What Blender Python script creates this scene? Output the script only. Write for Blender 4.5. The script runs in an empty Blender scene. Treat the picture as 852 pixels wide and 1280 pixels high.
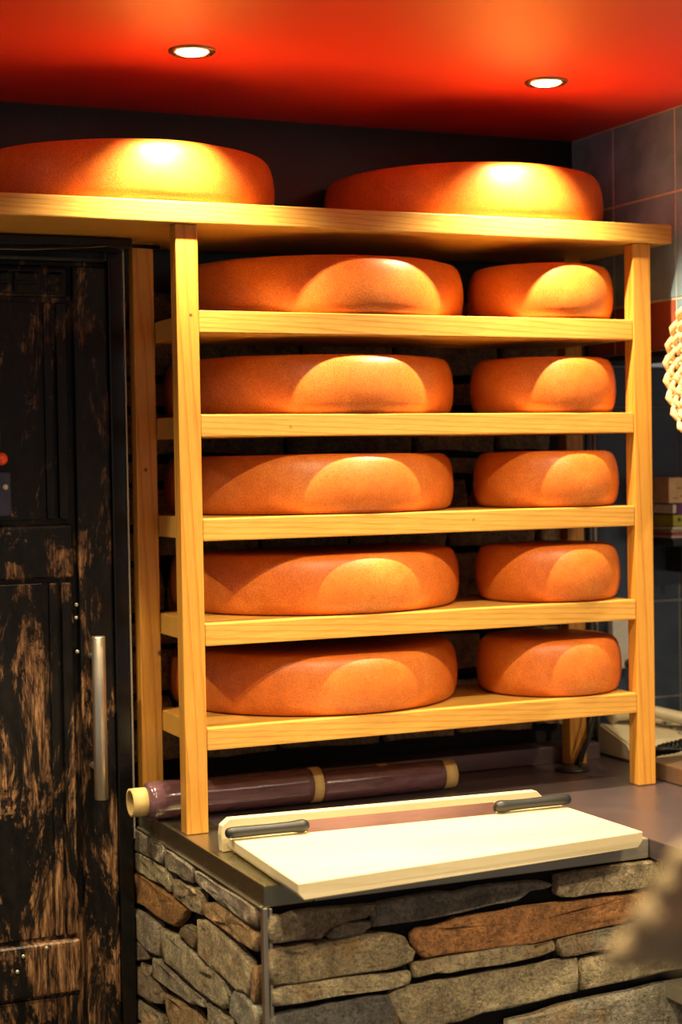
import bpy, bmesh, math, random
from mathutils import Vector, Matrix, noise
random.seed(7)
C = bpy.context.scene.collection
scene = bpy.context.scene

# ------------------------------------------------------------------ camera
cam_d = bpy.data.cameras.new('camera'); cam = bpy.data.objects.new('camera', cam_d); C.objects.link(cam)
scene.camera = cam
EYE = Vector((-0.9513, -2.8693, 0.66756))
Rv = Vector((0.91491905, -0.4033051, -0.01637462)); Uv = Vector((0.02733587, 0.0214363, 0.99939644)); Fv = Vector((0.40271067, 0.91481445, -0.03063718))
m = Matrix((Rv, Uv, -Fv)).transposed().to_4x4(); m.translation = EYE
cam.matrix_world = m
cam_d.sensor_fit = 'HORIZONTAL'; cam_d.sensor_width = 36.0; cam_d.lens = 2113.4 / 852 * 36
cam_d.clip_start = 0.05
cam_d.dof.use_dof = True; cam_d.dof.focus_distance = 3.02; cam_d.dof.aperture_fstop = 4.2

# ------------------------------------------------------------------ world, exposure
w = bpy.data.worlds.new('world'); scene.world = w; w.use_nodes = True
w.node_tree.nodes['Background'].inputs[0].default_value = (1.0, 0.93, 0.86, 1)
w.node_tree.nodes['Background'].inputs[1].default_value = 0.22
vs = scene.view_settings
vs.view_transform = 'Standard'; vs.look = 'None'; vs.gamma = 1.0; vs.use_curve_mapping = False; vs.exposure = 0.0

# the shop's recessed ceiling spots: (x, y, watts); the first two are the ones in the picture
CEIL = 1.371
SPOTS = [(0.0, -0.109, 100), (0.699, -0.107, 100), (-0.70, -0.11, 75),
         (0.0, -0.85, 46), (0.70, -0.85, 46), (-0.75, -0.95, 36), (1.5, -0.9, 40),
         (-0.2, -1.7, 64), (0.9, -1.7, 64)]

# ------------------------------------------------------------------ node helpers
def mat(name):
    m = bpy.data.materials.new(name); m.use_nodes = True
    nt = m.node_tree
    return m, nt, nt.nodes['Principled BSDF']
def N(nt, t, **kw):
    n = nt.nodes.new(t)
    for k, v in kw.items(): setattr(n, k, v)
    return n
def coords(nt, scale=(1, 1, 1), kind='Object'):
    tc = N(nt, 'ShaderNodeTexCoord'); mp = N(nt, 'ShaderNodeMapping')
    mp.inputs['Scale'].default_value = scale
    nt.links.new(tc.outputs[kind], mp.inputs['Vector'])
    return mp.outputs[0]
def noise_n(nt, vec, scale, detail=4, rough=.55, dist=0):
    n = N(nt, 'ShaderNodeTexNoise'); n.inputs['Scale'].default_value = scale
    n.inputs['Detail'].default_value = detail; n.inputs['Roughness'].default_value = rough
    n.inputs['Distortion'].default_value = dist
    nt.links.new(vec, n.inputs['Vector']); return n.outputs[0]
def ramp(nt, fac, stops):
    r = N(nt, 'ShaderNodeValToRGB'); e = r.color_ramp.elements
    while len(e) < len(stops): e.new(.5)
    for k, (p, c) in enumerate(stops):
        e[k].position = p; e[k].color = (*c, 1) if len(c) == 3 else c
    nt.links.new(fac, r.inputs[0]); return r.outputs[0]
def mix(nt, fac, a, b, mode='MIX'):
    n = N(nt, 'ShaderNodeMix', data_type='RGBA', blend_type=mode)
    for s, v in ((0, fac), (6, a), (7, b)):
        if isinstance(v, (int, float)): n.inputs[s].default_value = v
        elif isinstance(v, tuple): n.inputs[s].default_value = (*v, 1)
        else: nt.links.new(v, n.inputs[s])
    return n.outputs[2]
def bump(nt, b, h, strength=.3, dist=.002):
    n = N(nt, 'ShaderNodeBump'); n.inputs['Strength'].default_value = strength; n.inputs['Distance'].default_value = dist
    nt.links.new(h, n.inputs['Height']); nt.links.new(n.outputs[0], b.inputs['Normal'])
def plain(name, col, rough=.5, metal=0, bumpiness=0, var=.12, scale=40):
    m, nt, b = mat(name)
    v = coords(nt); f = noise_n(nt, v, scale)
    c = ramp(nt, f, [(.3, tuple(x * (1 - var) for x in col)), (.7, tuple(min(1, x * (1 + var)) for x in col))])
    nt.links.new(c, b.inputs['Base Color']); b.inputs['Roughness'].default_value = rough; b.inputs['Metallic'].default_value = metal
    if bumpiness: bump(nt, b, f, bumpiness, .002)
    return m

def wood_mat(name, axis, light, dark, knots=(), rough=.42, ring=150, sat=None):
    """grain running along `axis`; knots = world positions with radius"""
    m, nt, b = mat(name)
    sc = [1, 1, 1]; sc[axis] = .045
    v = coords(nt, tuple(sc))
    warp = noise_n(nt, v, 7, 2, .5, .2)
    add = N(nt, 'ShaderNodeVectorMath', operation='MULTIPLY_ADD')
    nt.links.new(warp, add.inputs[0]); add.inputs[1].default_value = (.02, .02, .02); nt.links.new(v, add.inputs[2])
    wv = N(nt, 'ShaderNodeTexWave', wave_type='BANDS', bands_direction='DIAGONAL', wave_profile='SAW')
    wv.inputs['Scale'].default_value = ring / 4.0; wv.inputs['Distortion'].default_value = 2.5; wv.inputs['Detail'].default_value = 3
    wv.inputs['Detail Scale'].default_value = 1.5
    nt.links.new(add.outputs[0], wv.inputs['Vector'])
    fine = noise_n(nt, v, 340, 3, .7)
    broad = noise_n(nt, coords(nt, tuple(.25 if i == axis else 1 for i in range(3))), 9, 3, .5)
    c = ramp(nt, wv.outputs[0], [(0, light), (.62, light), (.95, dark), (1, light)])
    c = mix(nt, .42, c, ramp(nt, fine, [(.35, dark), (.65, light)]))
    c = mix(nt, .4, c, mix(nt, 1.0, c, ramp(nt, broad, [(.35, (.72, .66, .55)), (.7, (1, 1, 1))]), 'MULTIPLY'))
    tc = N(nt, 'ShaderNodeTexCoord')
    for (p, r) in knots:
        d = N(nt, 'ShaderNodeVectorMath', operation='DISTANCE'); nt.links.new(tc.outputs['Object'], d.inputs[0]); d.inputs[1].default_value = p
        f = N(nt, 'ShaderNodeMapRange'); f.inputs[1].default_value = r * .45; f.inputs[2].default_value = r * 1.3; f.inputs[3].default_value = 1; f.inputs[4].default_value = 0
        nt.links.new(d.outputs['Value'], f.inputs[0])
        c = mix(nt, f.outputs[0], c, (.13, .035, .01))
    nt.links.new(c, b.inputs['Base Color']); b.inputs['Roughness'].default_value = rough
    bump(nt, b, wv.outputs[0], .12, .001)
    return m

WL, WD = (.75, .44, .095), (.50, .22, .025)
M = {}
KN = [((.2145, -.002, .730), .0042), ((.5905, -.002, .549), .0042), ((.935, -.002, .552), .002), ((.030, -.001, .9), .003)]
M['wood_x'] = wood_mat('pine_along_shelf', 0, WL, WD, KN, ring=260)
M['wood_z'] = wood_mat('pine_along_post', 2, (.71, .36, .06), (.48, .19, .02), [((.018, .2605, .655), .004), ((.026, -.001, .93), .0035), ((.04, .262, .30), .006)], ring=130)
M['board'] = wood_mat('pale_board_wood', 0, (.80, .70, .46), (.74, .62, .36), ring=90, rough=.5)
M['boardside'] = M['board']

def cheese_mat():
    m, nt, b = mat('washed_orange_rind')
    tc = N(nt, 'ShaderNodeTexCoord'); oi = N(nt, 'ShaderNodeObjectInfo')
    ad = N(nt, 'ShaderNodeVectorMath', operation='MULTIPLY_ADD'); nt.links.new(oi.outputs['Random'], ad.inputs[0]); ad.inputs[1].default_value = (9, 5, 7); nt.links.new(tc.outputs['Object'], ad.inputs[2])
    v = ad.outputs[0]
    big = noise_n(nt, v, 6, 4, .6); fine = noise_n(nt, v, 420, 3, .8); mid = noise_n(nt, v, 45, 4, .65)
    c = ramp(nt, big, [(.3, (.66, .155, .018)), (.55, (.76, .21, .028)), (.75, (.82, .29, .05))])
    c = mix(nt, .75, c, mix(nt, 1.0, c, ramp(nt, fine, [(.38, (.62, .50, .42)), (.60, (1.12, 1.15, 1.2))]), 'MULTIPLY'))
    c = mix(nt, .4, c, mix(nt, 1.0, c, ramp(nt, mid, [(.3, (.7, .62, .55)), (.6, (1, 1, 1))]), 'MULTIPLY'))
    hsv = N(nt, 'ShaderNodeHueSaturation'); nt.links.new(c, hsv.inputs['Color'])
    mr = N(nt, 'ShaderNodeMapRange'); nt.links.new(oi.outputs['Random'], mr.inputs[0]); mr.inputs[3].default_value = .92; mr.inputs[4].default_value = 1.08
    nt.links.new(mr.outputs[0], hsv.inputs['Value'])
    nt.links.new(hsv.outputs[0], b.inputs['Base Color'])
    b.inputs['Roughness'].default_value = .42
    b.inputs['Subsurface Weight'].default_value = 0.0
    # woven cloth imprint of the rind
    wv = N(nt, 'ShaderNodeTexWave', wave_type='BANDS', bands_direction='Z'); wv.inputs['Scale'].default_value = 170; wv.inputs['Distortion'].default_value = 1.5
    nt.links.new(tc.outputs['Object'], wv.inputs['Vector'])
    h = mix(nt, .5, wv.outputs[0], fine)
    bump(nt, b, h, .12, .0008)
    return m
M['cheese'] = cheese_mat()

def stone_mat(name, gain=1.0, tint=(1, 1, 1)):
    m, nt, b = mat(name)
    oi = N(nt, 'ShaderNodeObjectInfo')
    tc = N(nt, 'ShaderNodeTexCoord')
    ad = N(nt, 'ShaderNodeVectorMath', operation='MULTIPLY_ADD'); nt.links.new(oi.outputs['Random'], ad.inputs[0]); ad.inputs[1].default_value = (3, 5, 2); nt.links.new(tc.outputs['Object'], ad.inputs[2])
    v = ad.outputs[0]
    n1 = noise_n(nt, v, 22, 8, .72, .5); n2 = noise_n(nt, v, 150, 6, .8); n3 = noise_n(nt, v, 9, 3, .5, 1.0)
    base = mix(nt, 1.0, oi.outputs['Color'], ramp(nt, n1, [(.30, (.50, .48, .46)), (.5, (1.1, 1.08, 1.04)), (.70, (1.7, 1.65, 1.5))]), 'MULTIPLY')
    base = mix(nt, ramp(nt, n3, [(.56, (0, 0, 0)), (.68, (.55, .55, .55))]), base, (.36, .20, .075))
    base = mix(nt, 1.0, base, ramp(nt, n2, [(.34, (.35, .33, .30)), (.5, (1, 1, 1)), (.66, (1.35, 1.32, 1.25))]), 'MULTIPLY')
    base = mix(nt, 1.0, base, tuple(gain * x for x in tint), 'MULTIPLY')
    nt.links.new(base, b.inputs['Base Color']); b.inputs['Roughness'].default_value = .8
    add = N(nt, 'ShaderNodeMath', operation='MULTIPLY_ADD'); nt.links.new(n1, add.inputs[0]); add.inputs[1].default_value = 2.2; nt.links.new(n2, add.inputs[2])
    bump(nt, b, add.outputs[0], 1.0, .022)
    return m
M['stone'] = stone_mat('split_stone', 1.65, (1, .98, .90))
M['mortar'] = plain('dark_joint', (.012, .010, .009), .9, bumpiness=.4)
M['black_wall'] = plain('black_painted_wall', (.010, .012, .012), .4, var=.3, scale=12)

def ceil_mat():
    m, nt, b = mat('glossy_red_ceiling_paint')
    f = noise_n(nt, coords(nt), 2.2, 2, .5)
    nt.links.new(ramp(nt, f, [(.3, (.82, .042, .018)), (.7, (.86, .058, .024))]), b.inputs['Base Color'])
    b.inputs['Roughness'].default_value = .45
    bump(nt, b, noise_n(nt, coords(nt), 500, 2), .05, .0005)
    return m
M['ceiling'] = ceil_mat()

def metal(name, col, rough, brush_axis=None, metalness=1.0):
    m, nt, b = mat(name)
    sc = [1, 1, 1]
    if brush_axis is not None: sc[brush_axis] = .03
    n = noise_n(nt, coords(nt, tuple(sc)), 260 if brush_axis is not None else 120, 4, .6)
    n2 = noise_n(nt, coords(nt), 7, 4, .6)
    c = mix(nt, .5, ramp(nt, n, [(.3, tuple(x * .75 for x in col)), (.7, col)]), ramp(nt, n2, [(.3, tuple(x * .8 for x in col)), (.7, col)]))
    nt.links.new(c, b.inputs['Base Color']); b.inputs['Metallic'].default_value = metalness
    r = N(nt, 'ShaderNodeMapRange'); nt.links.new(n2, r.inputs[0]); r.inputs[3].default_value = rough * .7; r.inputs[4].default_value = rough * 1.3
    nt.links.new(r.outputs[0], b.inputs['Roughness'])
    bump(nt, b, n, .08, .0005)
    return m
M['steel'] = metal('brushed_steel', (.55, .51, .40), .38, 0, .7)
M['worktop'] = metal('worn_steel_worktop', (.24, .185, .20), .34, None, .75)
M['chrome'] = metal('satin_steel_handle', (.85, .78, .62), .36, 2)
M['nickel'] = metal('antique_nickel', (.45, .34, .20), .28)

def door_mat():
    m, nt, b = mat('charred_peeling_door_wood')
    v = coords(nt, (1, 1, .34)); v2 = coords(nt, (1, 1, .09))
    patch = noise_n(nt, v, 15, 8, .78, .6); grain = noise_n(nt, v2, 150, 5, .75, .3); mid = noise_n(nt, coords(nt, (1, 1, .5)), 45, 5, .7)
    brown = ramp(nt, grain, [(.38, (.012, .007, .004)), (.50, (.13, .065, .03)), (.64, (.38, .21, .10))])
    black = ramp(nt, mid, [(.35, (.002, .002, .002)), (.7, (.010, .008, .007))])
    # more bare wood low down on the door, as years of wear leave it
    tc = N(nt, 'ShaderNodeTexCoord'); sp = N(nt, 'ShaderNodeSeparateXYZ'); nt.links.new(tc.outputs['Object'], sp.inputs[0])
    mr = N(nt, 'ShaderNodeMapRange'); nt.links.new(sp.outputs[2], mr.inputs[0]); mr.inputs[1].default_value = -.3; mr.inputs[2].default_value = .9; mr.inputs[3].default_value = .025; mr.inputs[4].default_value = -.045
    a = N(nt, 'ShaderNodeMath', operation='ADD'); nt.links.new(patch, a.inputs[0]); nt.links.new(mr.outputs[0], a.inputs[1])
    f = ramp(nt, a.outputs[0], [(.50, (0, 0, 0)), (.57, (1, 1, 1))])
    c = mix(nt, f, black, brown)
    nt.links.new(c, b.inputs['Base Color'])
    b.inputs['Roughness'].default_value = .34; b.inputs['Specular IOR Level'].default_value = .3
    h = mix(nt, .5, patch, grain)
    bump(nt, b, h, .55, .004)
    return m
M['door'] = door_mat()
M['black_gloss'] = plain('black_door_frame', (.003, .003, .003), .22, var=.4)
M['black'] = plain('black_plastic', (.012, .012, .012), .35)
M['tile_blue'] = plain('slate_blue_tile', (.32, .50, .64), .22, var=.3, scale=9)
M['tile_red'] = plain('brick_red_tile', (.50, .13, .07), .25, var=.15, scale=9)
M['tile_navy'] = plain('dark_navy_tile', (.035, .050, .075), .22, var=.3, scale=9)
M['grout'] = plain('sandy_grout', (.80, .76, .60), .8, bumpiness=.2)
M['grout_dark'] = plain('grey_grout', (.16, .17, .16), .8, bumpiness=.2)
M['floor'] = plain('dark_floor_tile', (.06, .05, .045), .5)

# ------------------------------------------------------------------ mesh helpers
def link(name, bm, mt, parent=None, smooth=False, col=None):
    me = bpy.data.meshes.new(name); bmesh.ops.recalc_face_normals(bm, faces=bm.faces); bm.to_mesh(me); bm.free()
    if smooth:
        for p in me.polygons: p.use_smooth = True
    me.materials.append(mt)
    o = bpy.data.objects.new(name, me); C.objects.link(o)
    if parent is not None: o.parent = parent
    if col: o.color = (*col, 1)
    return o
def tag(o, label=None, cat=None, group=None, kind=None):
    if label: o['label'] = label
    if cat: o['category'] = cat
    if group: o['group'] = group
    if kind: o['kind'] = kind
    return o
def empty(name, loc=(0, 0, 0)):
    o = bpy.data.objects.new(name, None); C.objects.link(o); o.empty_display_size = .05
    o.location = loc; return o
def box(bm, lo, hi, bev=0, seg=2):
    mt = Matrix.Translation([(a + b) / 2 for a, b in zip(lo, hi)]) @ Matrix.Diagonal([b - a for a, b in zip(lo, hi)] + [1])
    r = bmesh.ops.create_cube(bm, size=1, matrix=mt)
    if bev:
        es = list({e for v in r['verts'] for e in v.link_edges})
        bmesh.ops.bevel(bm, geom=es, offset=bev, segments=seg, affect='EDGES', profile=.6)
    return bm
def B(lo, hi, bev=0, seg=2):
    return box(bmesh.new(), lo, hi, bev, seg)
def lathe(bm, prof, center=(0, 0, 0), axis='Z', n=64, cap=True):
    rings = []
    for (r, h) in prof:
        ring = []
        for k in range(n):
            a = 2 * math.pi * k / n
            p = (r * math.cos(a), r * math.sin(a), h)
            if axis == 'X': p = (p[2], p[0], p[1])
            if axis == 'Y': p = (p[0], p[2], p[1])
            ring.append(bm.verts.new(Vector(p) + Vector(center)))
        rings.append(ring)
    for a, b in zip(rings, rings[1:]):
        for k in range(n): bm.faces.new((a[k], a[(k + 1) % n], b[(k + 1) % n], b[k]))
    if cap: bm.faces.new(rings[0]); bm.faces.new(rings[-1])
    return bm
def tube(bm, pts, r, n=8, closed=False):
    pts = [Vector(p) for p in pts]; rings = []; prev = None
    for i, p in enumerate(pts):
        if closed: d = pts[(i + 1) % len(pts)] - pts[i - 1]
        else: d = pts[min(i + 1, len(pts) - 1)] - pts[max(i - 1, 0)]
        d.normalize()
        if prev is None:
            a = d.orthogonal().normalized()
        else:
            a = (prev - d * prev.dot(d)).normalized()
        prev = a; b = d.cross(a)
        rr = r[i] if isinstance(r, (list, tuple)) else r
        rings.append([bm.verts.new(p + rr * (math.cos(t) * a + math.sin(t) * b)) for t in [2 * math.pi * k / n for k in range(n)]])
    L = list(zip(rings, rings[1:]))
    if closed: L.append((rings[-1], rings[0]))
    for a, b in L:
        for k in range(n): bm.faces.new((a[k], a[(k + 1) % n], b[(k + 1) % n], b[k]))
    if not closed: bm.faces.new(rings[0][::-1]); bm.faces.new(rings[-1])
    return bm

# a photograph pixel carried to a plane of the scene (used only to read off outlines of the flat faces)
def on(px, py, axis, val):
    d = Fv + Rv * ((px - 426) / 2113.4) + Uv * ((640 - py) / 2113.4)
    return EYE + d * ((val - EYE[axis]) / d[axis])

def stone(pts, nrm, depth, parent, col, base=None):
    """irregular stone: outline pts on the wall plane, bulged out along nrm by depth, rough face"""
    bm = bmesh.new(); nrm = Vector(nrm)
    P = []
    for i, p in enumerate(pts):                       # subdivide the outline once and roughen it
        q = pts[(i + 1) % len(pts)]
        P.append(Vector(p)); mid = (Vector(p) + Vector(q)) / 2
        jit = noise.noise_vector(mid * 37) * .006; jit -= nrm * jit.dot(nrm)
        P.append(mid + jit)
    cen = sum(P, Vector()) / len(P)
    inner = []
    for f, dz in ((1.0, -.006), (.995, depth * .62), (.97, depth * .95)):
        inner.append([bm.verts.new(cen + (p - cen) * f + nrm * (dz + (.35 * depth * noise.noise(p * 30 + Vector((f, 3, 1))) if f < 1 else 0))) for p in P])
    # shorten towards the middle by distance not ratio, so long stones keep flat faces
    n = len(P)
    for a, b in zip(inner, inner[1:]):
        for k in range(n): bm.faces.new((a[k], a[(k + 1) % n], b[(k + 1) % n], b[k]))
    for f in (.86, .70):
        inner.append([bm.verts.new(cen + (p - cen) * f + nrm * (depth + .0045 * noise.noise((cen + (p - cen) * f) * 55) + .003 * noise.noise(p * 25 + Vector((f * 9, 0, 0))))) for p in P])
        a, b = inner[-2], inner[-1]
        for k in range(n): bm.faces.new((a[k], a[(k + 1) % n], b[(k + 1) % n], b[k]))
    mid = [bm.verts.new(cen + (p - cen) * .42 + nrm * (depth + .005 * noise.noise(p * 22))) for p in P]
    for k in range(n): bm.faces.new((inner[-1][k], inner[-1][(k + 1) % n], mid[(k + 1) % n], mid[k]))
    c = bm.verts.new(cen + nrm * depth)
    for k in range(n): bm.faces.new((mid[k], mid[(k + 1) % n], c))
    o = link('stone', bm, M['stone'], parent, False, col)
    for p in o.data.polygons: p.use_smooth = True
    return o

# ------------------------------------------------------------------ setting
XR, YB, ZR = 1.063, .400, .882       # right upper wall plane, back wall plane, underside of the right upper wall
FLOOR = -.95
ceil = tag(link('ceiling', B((-2.6, -4.2, CEIL), (3.2, .55, CEIL + .05)), M['ceiling']), 'glossy red ceiling with recessed spotlights', kind='structure')
flo = tag(link('floor', B((-2.6, -4.2, FLOOR - .05), (3.2, .55, FLOOR)), M['floor']), 'dark floor below the counter', kind='structure')
wb = empty('wall_back', (0, YB, 0)); tag(wb, 'dark back wall, black above and stone clad behind the shelves', kind='structure')
def child_at(o, p): o.parent = p; o.matrix_parent_inverse = p.matrix_world.inverted() if False else Matrix.Translation(-p.location); return o
child_at(link('black_panel', B((-2.6, YB, .985), (XR + .14, YB + .1, CEIL)), M['black_wall']), wb)
child_at(link('mortar_bed', B((-2.6, YB, FLOOR), (1.03, YB + .1, .985)), M['mortar']), wb)
STC = [(.52, .38, .25), (.43, .33, .23), (.56, .38, .23), (.36, .29, .22), (.48, .33, .2)]
z = .062; row = 0
while z < .95:
    h = [.085, .052, .098, .062, .11, .07][row % 6]
    x = -.02 - .09 * (row % 3)
    while x < 1.0:
        wd = random.uniform(.13, .30)
        x1 = min(x + wd, 1.02)
        if x1 - x > .05:
            g = .008
            a0, a1, b0, b1 = [random.uniform(-.006, .006) for _ in range(4)]
            ps = [(x + g, YB, z + g + a0), ((x + x1) / 2, YB, z + g + random.uniform(-.005, .004)), (x1 - g, YB, z + g + a1), (x1 - g * .6, YB, z + h / 2), (x1 - g - .006, YB, z + h - g + b1),
                  ((x + x1) / 2, YB, z + h - g + random.uniform(-.004, .004)), (x + g + .006, YB, z + h - g + b0), (x + g * .6, YB, z + h / 2)]
            child_at(stone(ps, (0, -1, 0), .022, None, random.choice(STC)), wb)
        x = x1
    z += h; row += 1

def tiles(parent, axis, plane, face, us, vs, matf, th=.0015, g=.0026):
    """rectangular tiles; axis = wall normal axis, face = +-1, us/vs = grid lines along the wall and up"""
    for i in range(len(us) - 1):
        for k in range(len(vs) - 1):
            u0, u1, v0, v1 = us[i] + g, us[i + 1] - g, vs[k] + g, vs[k + 1] - g
            if axis == 0: lo, hi = (min(plane, plane + face * th), u0, v0), (max(plane, plane + face * th), u1, v1)
            else: lo, hi = (u0, min(plane, plane + face * th), v0), (u1, max(plane, plane + face * th), v1)
            child_at(link('tile', B(lo, hi, .0012, 1), matf(i, k)), parent)
wr = empty('wall_right', (XR, 0, ZR)); tag(wr, 'upper right wall of slate blue tiles with one brick red row', kind='structure')
child_at(link('grout_bed', B((XR + .004, -1.6, ZR), (XR + .14, YB, CEIL)), M['grout']), wr)
ys = [-1.58, -1.349, -1.123, -.897, -.671, -.445, -.219, .007, .233, .398]
tiles(wr, 0, XR + .004, -1, ys, [ZR, .985, 1.201, CEIL - .001], lambda i, k: M['tile_red'] if k == 0 and ys[i] > 0 else M['tile_blue'])
child_at(link('edge_trim', B((XR - .006, -1.6, ZR - .012), (XR + .14, YB, ZR - .0005), .003), M['black']), wr)
wk = empty('wall_kitchen', (1.5, YB, 0)); tag(wk, 'dark navy tiled back wall right of the rack', kind='structure')
child_at(link('grout_bed', B((1.03, YB, FLOOR), (3.2, YB + .1, ZR - .012)), M['grout_dark']), wk)
xs = [1.032, 1.120, 1.342, 1.565, 1.788, 2.011, 2.234]
tiles(wk, 1, YB, -1, xs, [-.112, .109, .331, .554, .777, ZR - .014], lambda i, k: M['tile_navy'])

# ------------------------------------------------------------------ door
DY = .28
door = empty('door_1', (-.28, DY, FLOOR)); tag(door, 'black charred old wooden door with a satin steel bar handle', kind='structure')
def D(name, bm, mt, smooth=False): return child_at(link(name, bm, mt, None, smooth), door)
XL = -.95
D('door_leaf', B((XL, DY + .022, FLOOR), (-.045, YB - .001, 1.06)), M['door'])
fr = B((-.045, DY - .004, FLOOR), (-.016, YB - .001, 1.118), .003)
D('frame_post', fr, M['black_gloss'])
ft = B((XL, DY - .010, 1.052), (-.046, YB - .001, 1.075), .006, 3); box(ft, (XL, DY - .002, 1.076), (-.046, YB - .001, 1.118), .002)
D('frame_head', ft, M['black_gloss'])
D('edge_strip', B((-.0155, DY - .002, -.06), (-.0115, DY + .04, 1.083), .001, 1), M['steel'])
D('stile', B((-.112, DY + .004, FLOOR), (-.0455, DY + .03, 1.045), .004), M['door'])
for lo, hi in ((.985, 1.045), (.452, .556), (-.345, -.243), (-.93, -.80)):
    D('rail', B((XL, DY + .004, lo), (-.121, DY + .034, hi), .009, 3), M['door'])
for lo, hi in ((.565, .976), (-.235, .443), (-.79, -.353)):
    for (a, b) in ((-.145, -.125), (-.168, -.150)):
        D('panel_moulding', B((a, DY + .009 if a > -.15 else DY + .015, lo), (b, DY + .03, hi), .004), M['door'])
    for a, b in ((-.42, -.176), (-.62, -.425), (-.94, -.625)):
        D('door_plank', B((a, DY + .017, lo), (b - .004, DY + .03, hi), .002), M['door'])
for a, b in ((-.262, -.232), (-.226, -.178), (-.163, -.132)):       # carved worn blocks of the top rail
    bm = B((a, DY - .002, .990), (b, DY + .01, 1.032), .005, 2)
    box(bm, (a + .004, DY - .005, .995), (b - .004, DY, 1.008), .002); box(bm, (a + .003, DY - .005, 1.013), (b - .005, DY, 1.028), .002)
    D('carved_block', bm, M['door'])
D('head_casing', B((XL, .205, 1.070), (-.016, DY - .011, 1.0912), .004), M['black_gloss'])
D('head_cable', tube(bmesh.new(), [(-.95, .196, 1.062), (-.35, .196, 1.062), (-.22, .197, 1.063), (-.12, .200, 1.070), (-.03, .215, 1.078), (.05, .2535, 1.082)], .0042, 10), M['black_gloss'], True)
for x, z in ((-.240, 1.016), (-.118, .40), (-.119, .375), (-.118, .31), (-.247, -.29), (-.235, -.262), (-.19, -.252)):
    bm = bmesh.new(); bmesh.ops.create_uvsphere(bm, u_segments=10, v_segments=6, radius=.004, matrix=Matrix.Translation((x, DY + .004, z)) @ Matrix.Diagonal((1, .5, 1, 1)))
    D('nail_head', bm, M['steel'], True)
hb = lathe(bmesh.new(), [(.0118, .034), (.0130, .036), (.0130, .341), (.0118, .343)], (-.093, DY - .055, 0), 'Z', 32)
hd = D('handle_bar', hb, M['chrome'], True); hd['label'] = 'satin steel bar handle'
for z in (.30, .09):
    mb = lathe(bmesh.new(), [(.006, -.045), (.006, .010)], (-.093, DY, z), 'Y', 16)
    o = child_at(link('handle_mount', mb, M['chrome'], None, True), door)

# dark fridge-like casing behind and below the plank, left
# hanging items at the left edge of the picture
nt_bag = empty('navy_pouch', (-.26, DY - .03, .573)); tag(nt_bag, 'navy blue pouch hanging on the door at the left edge of the photo', 'pouch')
M['navy'] = plain('navy_cloth', (.018, .022, .055), .7, bumpiness=.3)
child_at(link('pouch_body', B((-.33, DY - .035, .573), (-.246, DY - .004, .656), .006, 3), M['navy']), nt_bag)
child_at(link('snap_button', lathe(bmesh.new(), [(.006, -.004), (.004, -.006)], (-.258, DY - .033, .628), 'Y', 16), M['steel']), nt_bag)
child_at(link('hanging_cord', tube(bmesh.new(), [(-.275, DY - .02, .655), (-.277, DY - .02, .72), (-.275, DY - .0, .78)], .0012), M['black']), nt_bag)
bm = bmesh.new(); bmesh.ops.create_uvsphere(bm, u_segments=20, v_segments=14, radius=.012, matrix=Matrix.Translation((-.263, DY - .03, .680)))
M['ball'] = plain('orange_red_bead', (.9, .09, .02), .3)
ball = empty('orange_bead', (-.263, DY - .03, .680)); tag(ball, 'small orange-red ball hanging just above the navy pouch', 'bead')
child_at(link('bead', bm, M['ball'], None, True), ball)
child_at(link('bead_string', tube(bmesh.new(), [(-.263, DY - .03, .69), (-.265, DY - .028, .74), (-.268, DY - .0, .79)], .001), M['black']), ball)

# ------------------------------------------------------------------ ceiling spotlights
M['lamp'], nt_, b_ = mat('lamp_glow'); b_.inputs['Emission Color'].default_value = (1, .93, .78, 1); b_.inputs['Emission Strength'].default_value = 14; b_.inputs['Base Color'].default_value = (1, 1, 1, 1)
seen = {0: 'recessed ceiling spotlight on the left, above the left wheel on the plank', 1: 'recessed ceiling spotlight on the right, above the right wheel on the plank'}
for i, (x, y, wt) in enumerate(SPOTS):
    e = empty('ceiling_spotlight', (x, y, CEIL))
    tag(e, seen.get(i, 'recessed ceiling spotlight out in the shop, nearer the viewer'), 'ceiling light', 'recessed ceiling spotlights' if i > 1 else 'ceiling spotlights over the rack')
    ring = lathe(bmesh.new(), [(.040, 0), (.0405, -.0025), (.037, -.005), (.031, -.004), (.0285, .0005), (.029, 0)], (0, 0, 0), 'Z', 40, cap=False)
    link('trim_ring', ring, M['nickel'], e, True)
    link('lamp_bowl', lathe(bmesh.new(), [(.0275, -.0015), (.0265, -.004), (.021, -.0065), (.006, -.0078)], (0, 0, 0), 'Z', 32), M['lamp'], e, True)
    L = bpy.data.lights.new('spot', 'SPOT'); L.energy = wt; L.color = (1.0, .80, .48); L.shadow_soft_size = .010
    L.spot_size = math.radians(112 if i < 3 else 130); L.spot_blend = 1.0 if i < 3 else .5
    lo = bpy.data.objects.new('lamp_beam', L); C.objects.link(lo); lo.parent = e; lo.location = (0, 0, -.024)

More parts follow.
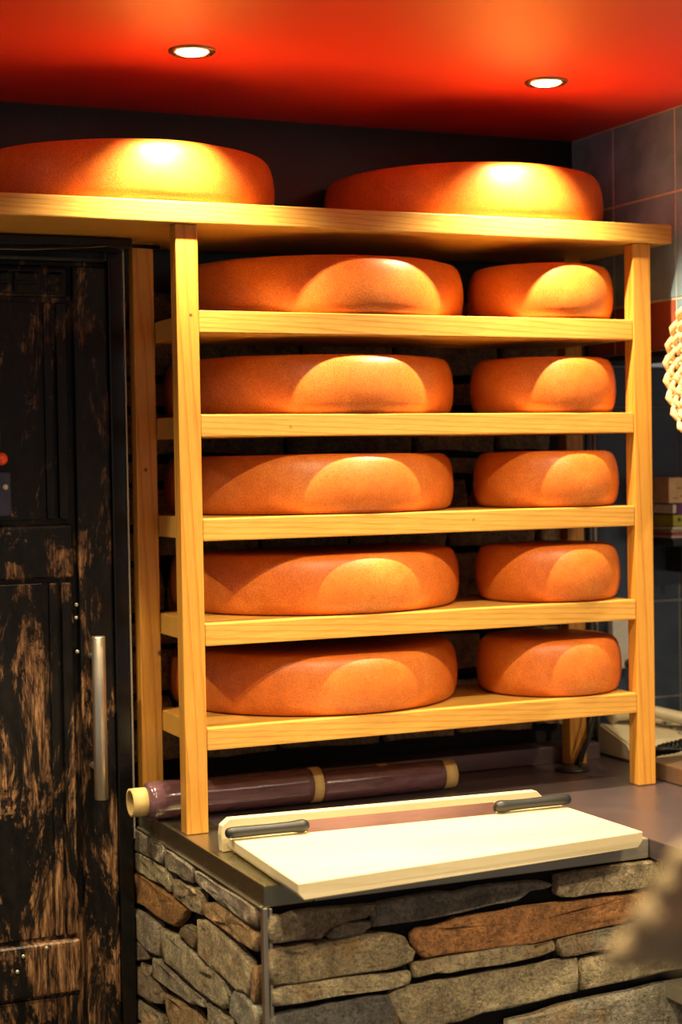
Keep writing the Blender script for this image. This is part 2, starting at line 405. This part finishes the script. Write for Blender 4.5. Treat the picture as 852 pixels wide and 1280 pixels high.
# ------------------------------------------------------------------ counter
XC, YC = -.0073, -.3994
ctr = empty('stone_clad_counter', (.5, 0, FLOOR)); tag(ctr, 'stone-clad shop counter with a steel worktop under the cheese rack', 'counter')
def K(name, bm, mt, smooth=False, lab=None):
    o = child_at(link(name, bm, mt, None, smooth), ctr)
    if lab: o['label'] = lab
    return o
def Ks(o): return child_at(o, ctr)
K('worktop', B((XC + .004, YC + .004, -.033), (1.62, YB - .008, -.0006), .002), M['worktop'])
M['top_edge'] = metal('steel_edge_band', (.42, .39, .26), .28, 1, .95)
bm = B((XC, YC, -.035), (XC + .085, .278, 0), .0025)
K('side_edge_band', bm, M['top_edge'], lab='brushed steel band along the left edge')
bm = B((XC + .086, YC, -.035), (.712, YC + .06, 0), .0025)
K('front_edge_band', bm, M['steel'])
bm = B((.7125, -.80, -.035), (1.62, YC + .05, -.0002), .0025)
K('projecting_worktop', bm, M['worktop'])
K('carcass', B((XC + .02, YC + .02, FLOOR), (1.6, YB - .06, -.036)), M['mortar'])
# upstand at the back
K('upstand', B((XC + .01, .302, 0), (1.06, YB - .03, .036), .002), M['worktop'])
# metal corner profiles
K('corner_profile', B((XC - .002, YC - .002, FLOOR), (XC + .006, YC + .012, -.0355), .001, 1), M['chrome'])
K('corner_profile', B((XC + .0075, YC - .0035, FLOOR), (XC + .0125, YC + .010, -.0365), .001, 1), M['chrome'])
K('panel_top_strip', B((XC - .003, YC + .012, -.039), (XC + .004, .276, -.0355), .0008, 1), M['chrome'])

A = lambda s: [tuple(map(int, p.split(','))) for p in s.split()]
FR = [  # front stones (zoomed outline coordinates), colour
 ("8,135 60,128 130,120 225,112 215,130 205,140 130,160 118,172 108,183 50,188 8,193", (.40, .33, .23)),
 ("120,178 140,160 175,150 215,148 213,160 195,172 150,180", (.45, .42, .33)),
 ("205,130 225,112 290,98 350,88 420,80 500,70 560,66 585,72 570,80 540,85 510,105 470,112 400,128 300,147 215,160 218,140", (.38, .36, .31)),
 ("590,55 650,44 720,32 800,22 805,60 790,75 700,88 650,95 600,98 590,90", (.48, .40, .28)),
 ("297,175 310,162 370,150 400,140 470,130 560,115 650,105 760,90 790,88 800,110 790,125 740,148 600,178 480,200 370,215 320,222 305,205", (.50, .24, .10)),
 ("8,205 60,195 150,182 240,170 285,180 305,208 300,228 250,245 130,262 50,275 8,278", (.40, .33, .22)),
 ("10,290 40,278 130,265 220,255 295,250 293,272 250,285 150,298 60,315 12,320", (.50, .43, .30)),
 ("298,238 330,225 430,208 520,195 585,186 590,205 560,218 480,235 370,252 300,262", (.50, .42, .29)),
 ("592,185 640,172 730,155 800,140 860,130 870,165 810,178 740,198 660,212 600,220", (.42, .38, .30)),
 ("10,343 60,330 130,316 200,302 250,298 265,330 275,369 270,430 120,455 10,470", (.17, .17, .17)),
 ("250,300 270,285 340,270 460,250 590,228 635,222 637,290 560,310 440,335 350,359 280,368", (.46, .40, .28)),
 ("642,225 700,212 790,195 880,180 930,175 930,220 880,238 760,262 640,288", (.50, .42, .28)),
 ("492,350 600,318 740,290 852,268 960,250 960,330 800,370 640,400 492,420", (.40, .38, .32)),
 ("815,20 900,8 980,0 985,40 900,55 820,68", (.45, .38, .28)),
 ("812,100 900,80 990,68 990,110 900,122 815,132", (.40, .34, .25)),
]
for s, c in FR:
    ps = [on(330 + a / 1.632, 1060 + b / 1.632, 1, YC + .004) for a, b in A(s)]
    Ks(stone(ps, (0, -1, 0), .011, None, c))
# courses below and to the right of the picture
def course(x0, x1, z0, z1, axis, plane, nrm):
    x = x0
    while x < x1 - .03:
        e = min(x + random.uniform(.10, .26), x1)
        if x1 - e < .05: e = x1
        g = .005
        pts = [(x + g, z0 + g), ((x + e) / 2, z0 + g - .003), (e - g, z0 + g + .003), (e - g, (z0 + z1) / 2), (e - g - .004, z1 - g), ((x + e) / 2, z1 - g + .002), (x + g + .003, z1 - g), (x + g, (z0 + z1) / 2)]
        P = [Vector((a, plane, b)) if axis == 1 else Vector((plane, a, b)) for a, b in pts]
        Ks(stone(P, nrm, .011, None, random.choice([(.40, .36, .28), (.46, .40, .28), (.34, .31, .26), (.45, .33, .2)])))
        x = e
for z0, z1 in ((-.47, -.375), (-.55, -.475), (-.66, -.555), (-.75, -.665), (-.86, -.755), (-.94, -.865)):
    course(.01, 1.1, z0, z1, 1, YC + .004, (0, -1, 0))
    course(-.38, .27, z0, z1, 0, XC + .004, (-1, 0, 0))
SD = [
 ("55,75 120,110 190,150 238,188 232,290 190,262 120,230 55,195", (.27, .24, .19)),
 ("246,196 320,240 408,302 408,395 350,370 285,330 240,296", (.25, .22, .18)),
 ("52,220 90,218 170,265 275,335 278,450 250,430 180,385 120,345 52,305", (.36, .32, .22)),
 ("62,330 100,350 150,375 230,430 320,505 370,550 350,600 300,655 230,620 150,565 62,510", (.36, .19, .07)),
 ("290,370 340,385 400,415 455,460 458,585 410,565 340,510 290,465", (.40, .33, .23)),
 ("418,318 480,350 600,430 780,545 780,660 700,610 640,562 540,492 460,415 418,368", (.30, .26, .22)),
 ("465,510 520,505 580,530 680,610 780,690 780,800 720,765 650,712 560,648 500,600 462,570", (.42, .28, .15)),
 ("430,605 480,605 540,650 640,740 745,860 748,1070 680,1040 600,960 500,885 430,810", (.44, .37, .25)),
 ("60,540 110,570 200,640 205,830 160,810 100,755 65,715", (.34, .30, .24)),
 ("215,660 300,700 400,790 480,880 560,940 600,1010 615,1110 590,1140 480,1065 360,960 225,850", (.42, .38, .28)),
 ("320,690 360,640 420,680 415,780 370,750", (.20, .17, .12)),
 ("65,730 130,790 150,840 100,850 68,850", (.17, .15, .12)),
 ("105,860 160,890 165,930 150,955 100,900", (.36, .31, .22)),
 ("165,835 200,840 300,940 470,1080 480,1130 400,1110 280,1030 160,940", (.34, .31, .25)),
 ("70,880 130,920 200,990 230,1060 225,1110 150,1100 72,1050", (.30, .24, .18)),
 ("760,885 782,880 782,1110 755,1080", (.40, .25, .13)),
 ("655,1025 720,1060 785,1120 785,1330 700,1270 620,1160 640,1060", (.34, .33, .29)),
 ("240,1045 320,1085 420,1150 480,1240 520,1330 420,1300 260,1240", (.40, .28, .16)),
 ("75,1075 130,1115 220,1180 235,1300 150,1260 75,1190", (.30, .27, .20)),
 ("490,1100 560,1140 630,1220 690,1300 690,1420 560,1340 500,1220", (.40, .36, .28)),
 ("75,1210 140,1270 240,1330 240,1430 75,1310", (.30, .27, .22)),
 ("250,1260 420,1320 530,1360 680,1440 690,1560 480,1470 250,1420", (.36, .32, .25)),
]
for s, c in SD:
    ps = [on(160 + a / 4.733, 1020 + b / 4.733, 0, XC + .004) for a, b in A(s)]
    Ks(stone(ps, (-1, 0, 0), .009, None, c))
# grey steel ledge on the front of the counter, lower right
led = empty('steel_ledge', (.9, YC, -.28)); tag(led, 'grey steel ledge fixed to the stone counter front at lower right', 'ledge')
child_at(link('ledge_plate', B((.7385, -.60, -.282), (1.2, YC - .002, -.254), .002), M['steel']), led)

# ------------------------------------------------------------------ rack
W0, DP = .0417, .033
rack = empty('cheese_rack', (.5, .15, 0)); tag(rack, 'yellow pine cheese rack with five shelf boards and a long top plank', 'rack')
def Rk(name, bm, mt, lab=None):
    o = child_at(link(name, bm, mt, None), rack)
    if lab: o['label'] = lab
    return o
ZT0, ZT1 = 1.092, 1.130
for x in (0, 1 - W0):
    Rk('post', B((x, 0, .0005), (x + W0, DP, ZT0 - .0005), .0025), M['wood_z'])
    Rk('post', B((x, .2616, .0005), (x + W0, .2946, ZT0 - .0005), .0025), M['wood_z'])
SH = [.9393, .7535, .5665, .3776, .1891]
for z in SH:
    Rk('shelf_board', B((W0 + .0008, .0015, z - .0405), (1 - W0 - .0008, .2605, z), .0025), M['wood_x'])
    Rk('rear_rail', B((W0 + .0008, .262, z - .0405), (1 - W0 - .0008, .294, z - .001), .002), M['wood_x'])
Rk('top_plank', B((-.60, -.012, ZT0), (1.044, .37, ZT1), .0025), M['wood_x'])
# bracket keeps the plank's left end: a plain post out of the picture
Rk('post', B((-.58, .2, FLOOR + .001), (-.54, .235, ZT0 - .0005), .0025), M['wood_z'])

# ------------------------------------------------------------------ cheese wheels
def wheel_mesh(R, H, cut, seed):
    prof = [(R - .024, 0), (R - .014, .002), (R - .007, .008), (R - .0025, .022), (R, .042), (R - .0005, .062), (R - .003, .080), (R - .0065, .093), (R - .011, .102), (R - .017, .108), (R - .026, H - .0006), (R - .04, H), (R * .5, H + .001)]
    sc = H / .11
    bm = lathe(bmesh.new(), [(r, h * sc) for r, h in prof], (0, 0, 0), 'Z', 128)
    for v in bm.verts:
        k = 1 + .006 * noise.noise(Vector((v.co.x * 5, v.co.y * 5, seed)))
        v.co.x *= k; v.co.y *= k
        v.co.z += .0012 * noise.noise(Vector((v.co.x * 9, v.co.y * 9, seed + 5))) * (v.co.z / H)
    if cut is not None:
        g = bm.verts[:] + bm.edges[:] + bm.faces[:]
        r = bmesh.ops.bisect_plane(bm, geom=g, plane_co=(0, cut, 0), plane_no=(0, 1, 0), clear_outer=True)
        es = [e for e in r['geom_cut'] if isinstance(e, bmesh.types.BMEdge)]
        bmesh.ops.edgeloop_fill(bm, edges=es)
    return bm
names = ['top shelf', 'second shelf from the top', 'middle shelf', 'fourth shelf from the top', 'lowest shelf']
def wheel(x, y, z, R, cut, seed, label, grp):
    o = link('cheese_wheel', wheel_mesh(R, .111, cut, seed), M['cheese'], None, True)
    o.location = (x, y, z + .0006)
    return tag(o, label, 'cheese', grp)
for k, (z, xb, xs_) in enumerate(zip(SH, [.396, .371, .368, .376, .371], [.828, .832, .836, .837, .838])):
    nm = ['uppermost inner shelf under the plank', 'second inner shelf down', 'middle inner shelf', 'fourth inner shelf down', 'lowest shelf of the rack'][k]
    wheel(xb, .288, z, .293, .075, k + 1.3, 'large orange wheel, left side of the ' + nm, 'large wheels inside the rack')
    wheel(xs_, .144, z, .149, None, k + 11.7, 'small orange wheel, right side of the ' + nm, 'small wheels inside the rack')
wheel(-.010, .288, ZT1, .293, .08, 21.1, 'large orange cheese wheel on the top plank, the left one of two', 'wheels on the top plank')
wheel(.728, .288, ZT1, .293, .08, 25.4, 'large orange cheese wheel on the top plank, the right one of two', 'wheels on the top plank')

# ------------------------------------------------------------------ cutting board and two-handled knife
cb = empty('cutting_board', (.33, -.33, 0)); tag(cb, 'pale wooden cutting board with a raised back rim on the steel counter', 'cutting board')
def quad_slab(P, z0, z1, inset):
    bm = bmesh.new()
    top = [bm.verts.new((x, y, z1)) for x, y in P]; midv = [bm.verts.new((x, y, z0 + .011)) for x, y in P]
    cx = sum(p[0] for p in P) / 4
    bot = [bm.verts.new((x + (inset if x < cx else -inset), y, z0)) for x, y in P]
    bm.faces.new(top); bm.faces.new(bot[::-1])
    for a, b in ((top, midv), (midv, bot)):
        for k in range(4): bm.faces.new((a[k], b[k], b[(k + 1) % 4], a[(k + 1) % 4]))
    bmesh.ops.bevel(bm, geom=bm.edges[:], offset=.0012, segments=1, affect='EDGES')
    return bm
child_at(link('board_slab', quad_slab([(.005, -.512), (.662, -.456), (.655, -.193), (.020, -.161)], .0006, .0275, .010), M['board']), cb)
def rim():
    bm = bmesh.new(); prof = [(.012, .001), (.010, .030), (.012, .046), (.026, .057), (.612, .055), (.624, .043), (.626, .001)]
    def yy(x, off): return -.158 + (-.192 + .158) * (x - .02) / .635 + off
    a = [bm.verts.new((x, yy(x, .002), z)) for x, z in prof]; b = [bm.verts.new((x, yy(x, .020), z)) for x, z in prof]
    bm.faces.new(a); bm.faces.new(b[::-1]); n = len(a)
    for k in range(n): bm.faces.new((a[k], b[k], b[(k + 1) % n], a[(k + 1) % n]))
    bmesh.ops.bevel(bm, geom=bm.edges[:], offset=.001, segments=1, affect='EDGES')
    return bm
child_at(link('back_rim', rim(), M['board']), cb)
M['blade'] = metal('knife_steel_red_reflection', (.50, .27, .22), .30, 0)  # pinkish reflection of the red ceiling is put into the steel colour
M['handle'] = plain('dark_grey_handle', (.018, .020, .022), .42, var=.1)
kn = empty('cheese_knife', (.35, -.19, .028)); tag(kn, 'two-handled cheese knife with dark grey grips along the board rim', 'knife')
def handle(p0, p1):
    p0, p1 = Vector(p0), Vector(p1); pts = []; rs = []
    for t, r in ((0, .005), (.02, .0085), (.08, .0100), (.3, .0098), (.55, .0092), (.8, .0098), (.88, .0112), (.93, .0115), (.975, .0095), (1, .006)):
        pts.append(p0.lerp(p1, t)); rs.append(r)
    return tube(bmesh.new(), pts, rs, 16)
def sidey(x, o): return -.158 - .034 * (x - .02) / .635 + o
child_at(link('grip', handle((.006, sidey(.006, -.032), .0405), (.154, sidey(.154, -.032), .0410)), M['handle'], None, True), kn)
child_at(link('grip', handle((.664, sidey(.664, -.026), .0415), (.510, sidey(.51, -.029), .0400)), M['handle'], None, True), kn)
bm = bmesh.new()
x0, x1 = .152, .512
vsb = []
for x in (x0, x1):
    y = sidey(x, -.029)
    vsb.append([bm.verts.new((x, y - .0012, .0285)), bm.verts.new((x, y + .0060, .0480)), bm.verts.new((x, y + .0074, .0474)), bm.verts.new((x, y + .0002, .0282))])
for k in range(4): bm.faces.new((vsb[0][k], vsb[1][k], vsb[1][(k + 1) % 4], vsb[0][(k + 1) % 4]))
bm.faces.new(vsb[0]); bm.faces.new(vsb[1])
child_at(link('blade', bm, M['blade']), kn)

# ------------------------------------------------------------------ film rolls
def film_mat():
    m, nt, b = mat('purple_cling_film')
    n = noise_n(nt, coords(nt, (.25, 1, 1)), 60, 5, .65, .8)
    nt.links.new(ramp(nt, n, [(.3, (.09, .04, .05)), (.7, (.17, .085, .10))]), b.inputs['Base Color'])
    b.inputs['Roughness'].default_value = .16; b.inputs['Coat Weight'].default_value = .6
    bump(nt, b, n, .25, .002); return m
M['film'] = film_mat(); M['card'] = plain('cardboard_core', (.62, .45, .17), .7)
def ring(x0, x1, r, ri, y, z):
    return lathe(bmesh.new(), [(ri, x0), (r, x0), (r, x1), (ri, x1), (ri, x0)], (0, y, z), 'X', 40, cap=False)
r1 = empty('film_roll', (.15, .13, 0)); tag(r1, 'purple cling film roll with an open cardboard core behind the left post', 'film roll')
zr = .0365
child_at(link('core', ring(-.058, -.024, .0265, .0225, .155, zr), M['card'], None, True), r1)
prof = [(.022, -.026), (.028, -.029), (.0345, -.024), (.036, -.015), (.036, .02), (.033, .05), (.034, .290), (.033, .302), (.022, .303)]
child_at(link('film', lathe(bmesh.new(), prof, (0, .155, zr), 'X', 40), M['film'], None, True), r1)
child_at(link('core_end', ring(.302, .322, .034, .02, .155, zr), M['card'], None, True), r1)
r2 = empty('film_roll', (.46, .15, 0)); tag(r2, 'purple cling film roll with brown tape, right of the first roll', 'film roll')
child_at(link('film', lathe(bmesh.new(), [(.02, .325), (.029, .326), (.030, .335), (.030, .58), (.029, .592), (.02, .593)], (0, .16, .0305), 'X', 40), M['film'], None, True), r2)
child_at(link('core_end', ring(.593, .618, .0290, .02, .16, .0305), M['card'], None, True), r2)
bm = B((.455, .158, .0595), (.475, .175, .0612), .0004, 1)
child_at(link('tape', bm, M['card']), r2)

# ------------------------------------------------------------------ things at the back right
st = empty('cable_stand', (.94, .225, 0)); tag(st, 'black round-footed stand with a cable beside the rear right post', 'stand')
child_at(link('foot', lathe(bmesh.new(), [(.036, .0008), (.038, .003), (.036, .006), (.012, .009)], (.935, .215, 0), 'Z', 32), M['black'], None, True), st)
child_at(link('stem', tube(bmesh.new(), [(.957, .235, .006), (.995, .245, .06), (1.03, .29, .13), (1.035, .30, .5), (1.035, .30, .98)], .0055, 10), M['black'], None, True), st)
child_at(link('cable', tube(bmesh.new(), [(.945, .20, .007), (.975, .22, .05), (.999, .23, .12), (1.02, .25, .3), (1.022, .31, .4)], .0025, 8), M['black'], None, True), st)
pipe = empty('steel_pipes', (1.09, .375, 0)); tag(pipe, 'pair of thin steel pipes running up the corner behind the rack', 'pipe')
for x in (1.084, 1.097): child_at(link('pipe', tube(bmesh.new(), [(x, .372, -.0005 + .037), (x, .372, .86)], .004, 12), M['steel'], None, True), pipe)
M['greyp'] = plain('pale_grey_plastic', (.45, .44, .40), .5)
sb = empty('switch_box', (1.17, .39, .24)); tag(sb, 'pale grey switch box on dark tiles behind the lowest small wheel', 'switch box')
child_at(link('case', B((1.140, .370, .185), (1.196, .393, .295), .004), M['greyp']), sb)
child_at(link('knob', lathe(bmesh.new(), [(.009, -.022), (.010, -.018), (.010, .0)], (1.180, .372, .196), 'Y', 20), M['black'], None, True), sb)

ph = empty('desk_telephone', (1.2, .28, 0)); tag(ph, 'cream desk telephone behind the right post of the rack', 'telephone')
M['cream'] = plain('cream_plastic', (.62, .55, .36), .45, var=.06)
bm = bmesh.new()
pf = [(.225, .002), (.225, .024), (.24, .040), (.35, .070), (.362, .066), (.362, .002)]
vv = [[bm.verts.new((x, y, z)) for y, z in pf] for x in (1.09, 1.36)]
bm.faces.new(vv[0]); bm.faces.new(vv[1][::-1]); n = len(pf)
for k in range(n): bm.faces.new((vv[0][k], vv[1][k], vv[1][(k + 1) % n], vv[0][(k + 1) % n]))
bmesh.ops.bevel(bm, geom=bm.edges[:], offset=.004, segments=2, affect='EDGES')
child_at(link('base', bm, M['cream'], None, False), ph)
hs = bmesh.new()
tube(hs, [(1.110, .345, .078), (1.125, .335, .092), (1.20, .295, .094), (1.255, .265, .078), (1.275, .25, .062)], [.016, .018, .013, .015, .017], 14)
child_at(link('handset', hs, M['cream'], None, True), ph)
for i in range(4):
    for k in range(3):
        child_at(link('key_button', B((1.24 + .028 * i, .252 + .03 * k, .0400 + .0082 * k), (1.262 + .028 * i, .272 + .03 * k, .0500 + .0082 * k), .002), M['greyp']), ph)
cord = []
for i in range(700):
    t = i / 699; a = t * 2 * math.pi * 26
    cx = 1.055 + .22 * t; cy = .118 + .012 * math.sin(t * 9); cz = .016 + .050 * min(1, t * 2.2) + .006 * math.sin(t * 11)
    cord.append((cx + .002 * math.cos(a), cy + .0085 * math.sin(a), cz + .0085 * math.cos(a)))
M['cordm'] = plain('glossy_black_cord', (.012, .012, .013), .12)
cd = empty('coiled_cord', (1.17, .12, .03)); tag(cd, 'glossy black coiled telephone cord lying over the brown metal box', 'cord')
child_at(link('coil', tube(bmesh.new(), cord, .0034, 6), M['cordm'], None, True), cd)
cord2 = [(p[0] * 1 + .01, p[1] + .022 + .008 * math.sin(p[0] * 60), p[2] - .008) for p in cord]
child_at(link('coil', tube(bmesh.new(), cord2, .0034, 6), M['cordm'], None, True), cd)
cord3 = [(p[0] - .012 - .02 * min(1, (p[0] - 1.04) * 6), p[1] - .014, max(.0475 if p[0] > 1.02 else .0125, p[2] - .022)) for p in cord]
child_at(link('coil', tube(bmesh.new(), cord3, .0034, 6), M['cordm'], None, True), cd)
M['bronze'] = metal('brown_metal_box', (.30, .19, .11), .4, None, .6)
tr = empty('metal_box', (1.18, -.1, 0)); tag(tr, 'low brown metal box on the worktop at the right edge of the photo', 'box')
child_at(link('box_body', B((1.03, -.34, .0006), (1.36, .085, .036), .003), M['bronze']), tr)

# wall shelf with its stack
ws = empty('wall_shelf', (1.5, .34, .47)); tag(ws, 'black wall shelf on the navy tiles right of the rack', 'shelf')
child_at(link('shelf_plate', B((1.236, .27, .463), (1.75, .392, .480), .003), M['black']), ws)
child_at(link('bracket', B((1.30, .33, .40), (1.31, .392, .4625), .001), M['black']), ws)
bk = [('paper_stack', 'thin stack of white and pink-edged papers on the black wall shelf', 'papers', 1.245, .290, .4806, .506, (.55, .50, .42)),
      ('patterned_tin', 'yellow-green patterned tin between the papers and the purple book', 'tin', 1.252, .292, .5070, .5325, (.36, .36, .03)),
      ('purple_book', 'purple book with a white edge under the cream box', 'book', 1.256, .290, .5330, .5590, (.13, .03, .14)),
      ('cream_box', 'cream box with brown marks, topmost on the wall shelf', 'box', 1.236, .285, .5595, .6160, (.62, .43, .22))]
for nm, lab, cat, x0, y0, z0, z1, c in bk:
    e = empty(nm, (x0 + .12, .34, z0)); tag(e, lab, cat)
    if nm == 'paper_stack':
        zz = z0
        for j, cc in enumerate([(.5, .46, .42), (.45, .05, .09), (.30, .30, .12), (.6, .56, .48)]):
            child_at(link('booklet', B((x0 + .003 * (j % 2), y0, zz), (1.48, .39, zz + .0058), .0015), plain('paper%d' % j, cc, .5)), e); zz += .0064
    elif nm == 'purple_book':
        child_at(link('cover', B((x0 + .006, y0, z0), (1.49, .39, z1), .002), plain('purple_cover', c, .4)), e)
        child_at(link('pages', B((x0 - .004, y0 + .003, z0 + .003), (x0 + .0058, .387, z1 - .003), .002), plain('page_white', (.7, .65, .55), .6)), e)
    elif nm == 'patterned_tin':
        child_at(link('tin_body', B((x0, y0, z0), (1.47, .39, z1), .002), plain('green_tin', c, .35)), e)
        for (dx, cc) in ((.016, (.03, .06, .02)), (.046, (.35, .03, .04)), (.07, (.03, .06, .02)), (.1, (.35, .03, .04))):
            child_at(link('printed_spot', lathe(bmesh.new(), [(.0045, -.0006), (.0040, .0003)], (x0 + dx, y0, (z0 + z1) / 2 + .002), 'Y', 12), plain('spot_ink', cc, .5)), e)
    else:
        child_at(link('box_body', B((x0, y0, z0), (1.5, .39, z1), .002), plain('cream_card', c, .6)), e)
        for (dx, dz) in ((.010, .010), (.03, .014), (.02, .032), (.055, .036), (.085, .013), (.1, .034)):
            child_at(link('printed_stroke', B((x0 + dx, y0 - .0006, z0 + dz), (x0 + dx + .014, y0 + .001, z0 + dz + .0022)), plain('brown_ink', (.14, .07, .03), .6)), e)

# ------------------------------------------------------------------ woven tray on the right wall
wt = empty('wicker_tray', (1.03, -.175, .835)); tag(wt, 'round woven wicker tray hanging on the right wall at the photo edge', 'tray')
M['wicker'] = plain('peeled_wicker', (.78, .55, .28), .55, bumpiness=.4, scale=120)
WX, WY, WZ, WR = 1.040, -.176, .835, .163
NS = 28
for ringi in range(7):
    rr = WR - .004 - ringi * .0175; pts = []
    nn = NS * 4
    for i in range(nn):
        a = 2 * math.pi * i / nn
        wob = .0055 * math.cos(a * NS / 2 * 1.0 * 2 + (math.pi if ringi % 2 else 0))
        pts.append((WX - .012 + wob - .0, WY + rr * math.cos(a), WZ + rr * math.sin(a)))
    child_at(link('weaver', tube(bmesh.new(), pts, .0062 if ringi else .0075, 8, True), M['wicker'], None, True), wt)
bm = bmesh.new()
for i in range(NS):
    a = 2 * math.pi * (i + .5) / NS
    tube(bm, [(WX - .012, WY + r_ * math.cos(a), WZ + r_ * math.sin(a)) for r_ in (.03, .09, WR + .003 * (i % 3))], .0036, 6)
o = child_at(link('stakes', bm, M['wicker'], None, True), wt)
child_at(link('weave_centre', lathe(bmesh.new(), [(.05, -.004), (.05, .004)], (WX - .012, WY, WZ), 'X', 32), M['wicker']), wt)

# ------------------------------------------------------------------ blurred rough lump near the camera
def lump():
    bm = bmesh.new()
    c0 = EYE + (Fv + Rv * ((812 - 426) / 2113.4) + Uv * ((640 - 1165) / 2113.4)) * 1.25
    blobs = [(797, 1186, .013), (776, 1193, .009), (825, 1160, .019), (848, 1122, .018), (862, 1085, .014), (850, 1180, .016), (888, 1140, .028), (940, 1160, .035)]
    for px, py, r in blobs:
        c = EYE + (Fv + Rv * ((px - 426) / 2113.4) + Uv * ((640 - py) / 2113.4)) * 1.0
        bmesh.ops.create_icosphere(bm, subdivisions=4, radius=r, matrix=Matrix.Translation(c))
    return bm
bm = lump()
lm = link('rough_wood_lump', bm, plain('rough_tan_bark', (.52, .40, .21), .8, bumpiness=.5, var=.4, scale=45), None, True)
rm = lm.modifiers.new('merge', 'REMESH'); rm.mode = 'VOXEL'; rm.voxel_size = .0022
tex = bpy.data.textures.new('knobs', 'CLOUDS'); tex.noise_scale = .012
dm = lm.modifiers.new('rough', 'DISPLACE'); dm.texture = tex; dm.strength = .006
tag(lm, 'out-of-focus rough tan lump at the lower right edge, nearest the viewer', 'wood')
